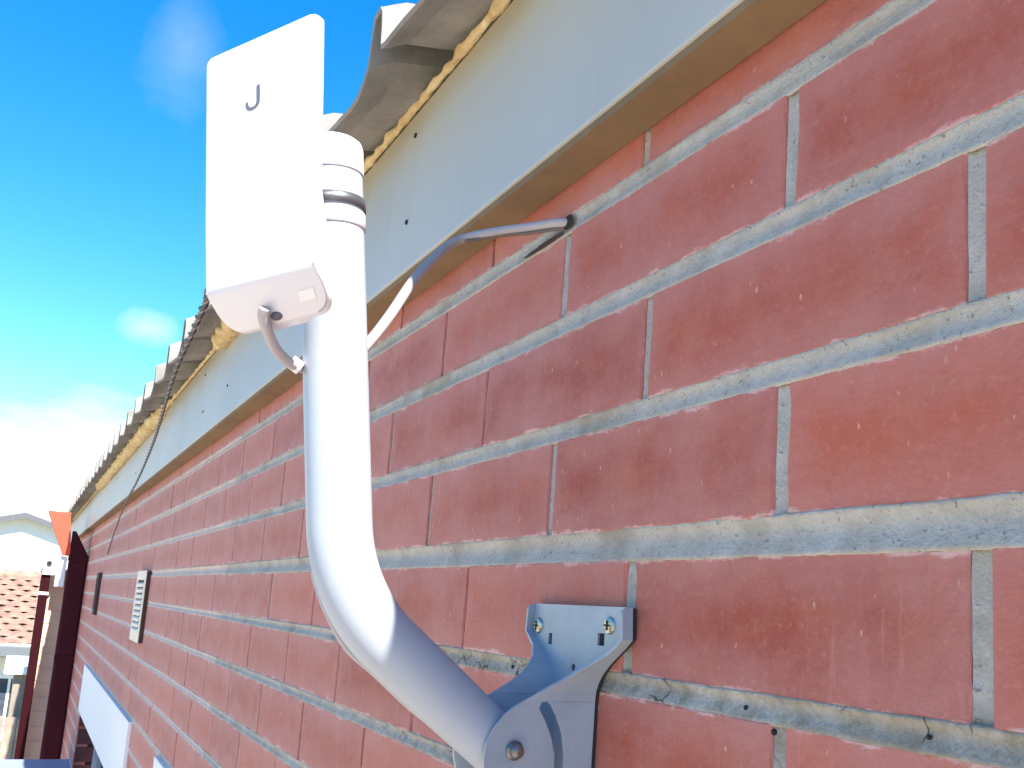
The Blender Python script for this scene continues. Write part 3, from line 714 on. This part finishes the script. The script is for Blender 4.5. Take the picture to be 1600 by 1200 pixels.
sec = [(-.357, .012, .2565), (-.3615, -.001, .2560), (-.383, -.021, .2542), (-.3985, -.0425, .2515), (-.4080, -.060, .2462), (-.4085, -.072, .2425), (-.38, -.099, .2118)]
cable('thin_cable', sec, .0015, M_wire, 'thinner dark second wire entering the wall hole just below the pale grey cable')
lead = [(-.2615, -.2440, .1085), (-.2650, -.2437, .1045), (-.270, -.2400, .0995), (-.277, -.2350, .0945), (-.286, -.2275, .0905), (-.295, -.2184, .0885), (-.305, -.2080, .0900), (-.318, -.1949, .0990)]
cable('patch_lead', lead, .0032, M_lead, 'short grey lead hanging in a curve from the underside of the white antenna')
bm = bmesh.new()
bmesh.ops.create_cone(bm, cap_ends=True, segments=12, radius1=.0044, radius2=.0044, depth=.007, matrix=Matrix.Translation((0, 0, 0)) @ Matrix.Rotation(R(62), 4, 'X'))
o = from_bm('cable_tie', bm, M_white, None); o.location = (-.2985, -.2150, .0892); tag(o, 'white cable tie end gripping the lead at the left edge of the pole', 'cable tie')
# hole in the wall where the cables enter
bm = bmesh.new(); n = 12
vs = [bm.verts.new((-.354 + .0075 * math.cos(2 * math.pi * k / n) * (1 + .3 * nz(k, 0, 0, 1.3)), -.0015 - .0002 * 0, .2585 + .0062 * math.sin(2 * math.pi * k / n) * (1 + .3 * nz(k, 3, 0, 1.7)))) for k in range(n)]
bm.faces.new(vs); o = from_bm('drilled_hole', bm, M_dark, wall)
# open crack in the bed joint left of the hole
bm = bmesh.new(); up_, dn_ = [], []
for k in range(15):
    t = k / 14; x = -.362 - .065 * t; zc = .2525 - .0006 * t; hh = .0022 * math.sin(math.pi * min(1, .15 + t * .85)) * (1 + .4 * nz(x, 0, 0, 90)) + .0006
    up_.append(bm.verts.new((x, -.0012, zc + hh * .8))); dn_.append(bm.verts.new((x, -.0012, zc - hh * .8)))
for i in range(14): bm.faces.new((up_[i], up_[i + 1], dn_[i + 1], dn_[i]))
from_bm('joint_crack', bm, mat('crack_shadow', (0.06, 0.03, 0.025), .95), wall)
# twisted black wire crossing to the far wall
rope = [(-.36, -.2472, .1725), (-.5, -.2427, .182), (-.7, -.2267, .2053), (-1.05, -.2006, .2338), (-1.9, -.1292, .2718), (-2.6, -.0884, .2603), (-3.4, -.056, .2246), (-4.55, -.003, .1075)]
P = smooth_path(rope, 110); F = frames(P); tw = thing('twisted_wire', 'thin twisted black wire sagging from behind the antenna to the far brick wall', 'wire', rope[0])
acc = 0; ang = []
for i, p in enumerate(P):
    if i: acc += (p - P[i - 1]).length
    ang.append(acc / .026 * math.pi)
for ph, m, r_ in ((0, M_black, .0023), (math.pi, M_tan, .0012)):
    q = [p - Vector(rope[0]) + (u * math.cos(a + ph) + v * math.sin(a + ph)) * .0013 for p, (t, u, v), a in zip(P, F, ang)]
    bm = bmesh.new(); tube(bm, q, r_, 6); from_bm('strand', bm, m, tw, True)
# ------------------------------------------------------------------ neighbours beyond the end of the wall
def gable_house(name, label, x, y0, y1, zw, zr, zg, depth, m_roof):
    h = thing(name, label, 'house', (x, 0, zg)); ym = (y0 + y1) / 2
    bm = bmesh.new(); loft(bm, [[(xx, y0, 0), (xx, y1, 0), (xx, y1, zw - zg), (xx, ym, zr - zg), (xx, y0, zw - zg)] for xx in (0, -depth)]); from_bm('wall', bm, M_render, h)
    for s_, ya in ((-1, y0), (1, y1)):
        sl_ = (zr - zw) / (ym - ya); yo = ya + s_ * .35; zo = zw + sl_ * (yo - ya) - zg; bm = bmesh.new()
        loft(bm, [[(xx, ym, zr - zg + .02), (xx, yo, zo + .02), (xx, yo, zo + .12), (xx, ym, zr - zg + .12)] for xx in (.35, -depth)]); from_bm('roof', bm, m_roof, h)
        bm = bmesh.new(); loft(bm, [[(xx, ym, zr - zg - .10), (xx, yo, zo - .10), (xx, yo, zo + .06), (xx, ym, zr - zg + .06)] for xx in (.38, .35)]); from_bm('barge_board', bm, M_barge, h)
    return h
gh = gable_house('white_house', 'white gabled house beyond the end of the wall, behind the tiled roof', -30, -3.6, 2.6, .95, 1.85, -2.7, 12, M_render)
nb = thing('tiled_house', 'low house with a pale terracotta tiled roof and grey gutter at the left edge', 'house', (-16, 0, -2.7))
# hipped slope facing us, tiles as separate courses of rounded pans joined into one part
zg = -2.7; ze, zr = -1.02, .02; xe, xr_ = 0, -3.2
bm = bmesh.new(); ncourse = 12; tw_ = .24
for c_ in range(ncourse):
    t0, t1 = c_ / ncourse, (c_ + 1) / ncourse
    xa, xb = xe + (xr_ - xe) * t0, xe + (xr_ - xe) * (t1 + .02); za, zb = ze + (zr - ze) * t0 - zg, ze + (zr - ze) * (t1 + .02) - zg
    for k in range(-15, 7):
        ya = k * tw_ + (tw_ / 2 if c_ % 2 else 0); j_ = rb.uniform(-.008, .008); pr = []
        for q in range(6):
            a = q / 5; pr.append((ya + tw_ * a * 1.02, .035 * math.sin(math.pi * a) + j_))
        top_ = [bm.verts.new((xb, y, zb + h_)) for y, h_ in pr]; bot = [bm.verts.new((xa + .02, y, za + h_ + .035)) for y, h_ in pr]; lip = [bm.verts.new((xa + .02, y, za + h_ + .012)) for y, h_ in pr]
        for q in range(5): bm.faces.new((bot[q], bot[q + 1], top_[q + 1], top_[q])); bm.faces.new((lip[q], lip[q + 1], bot[q + 1], bot[q]))
o = from_bm('roof_tiles', bm, M_tile, nb, False); o['kind'] = 'stuff'
bm = bmesh.new(); loft(bm, [[(xe, y, ze - zg - .03), (xe, y, ze - zg), (xr_, y, zr - zg), (xr_, y, zr - zg - .03)] for y in (-3.6, 1.6)]); from_bm('sarking', bm, M_tile, nb)
bm = bmesh.new(); tube(bm, [Vector((xr_, -3.7, zr - zg + .03)), Vector((xr_, 1.6, zr - zg + .03))], .1, 10); from_bm('ridge_cap', bm, M_tile, nb, True)
box('gutter', M_gutter, nb, .02, .16, -3.8, 1.7, ze - zg - .16, ze - zg + .0, .01)
box('fascia', M_panel, nb, -.03, .015, -3.8, 1.7, ze - zg - .02, ze - zg + .035)
box('wall', M_render, nb, -6, -.45, -3.6, 1.5, 0, ze - zg - .05)
box('eave', M_render, nb, -.45, .02, -3.8, 1.7, ze - zg - .22, ze - zg - .17)
for y0 in (-2.0, -.75):
    wn_ = bpy.data.objects.new('window', None); C.objects.link(wn_); wn_.parent = nb
    box('frame', M_panel, wn_, -.449, -.41, y0, y0 + .9, .45, 1.2); box('pane', M_glass, wn_, -.409, -.405, y0 + .05, y0 + .43, .5, 1.15); box('pane', M_glass, wn_, -.409, -.405, y0 + .47, y0 + .85, .5, 1.15)
# paling fence and a cream shed between
fe = thing('paling_fence', 'weathered grey timber paling fence below the tiled house', 'fence', (-9.5, 0, -2.7))
for k in range(26):
    y = -2.2 + k * .105
    box('paling', M_fence, fe, -.01, .01, y, y + .096, 0.05, 1.42 + rb.uniform(-.02, .02))
for z in (.35, 1.15): box('rail', M_fence, fe, -.05, -.012, -2.2, .53, z, z + .07)
sh = thing('garden_shed', 'small brown timber shed with pale roof behind the paling fence', 'shed', (-10.6, -.1, -2.7))
box('wall', M_fence, sh, -1.4, 0, -.18, .9, 0, 1.72); box('roof', M_panel, sh, -1.5, .1, -.28, 1.0, 1.722, 1.80, .01); box('door', M_soffit, sh, .001, .03, .0, .5, .05, 1.6)
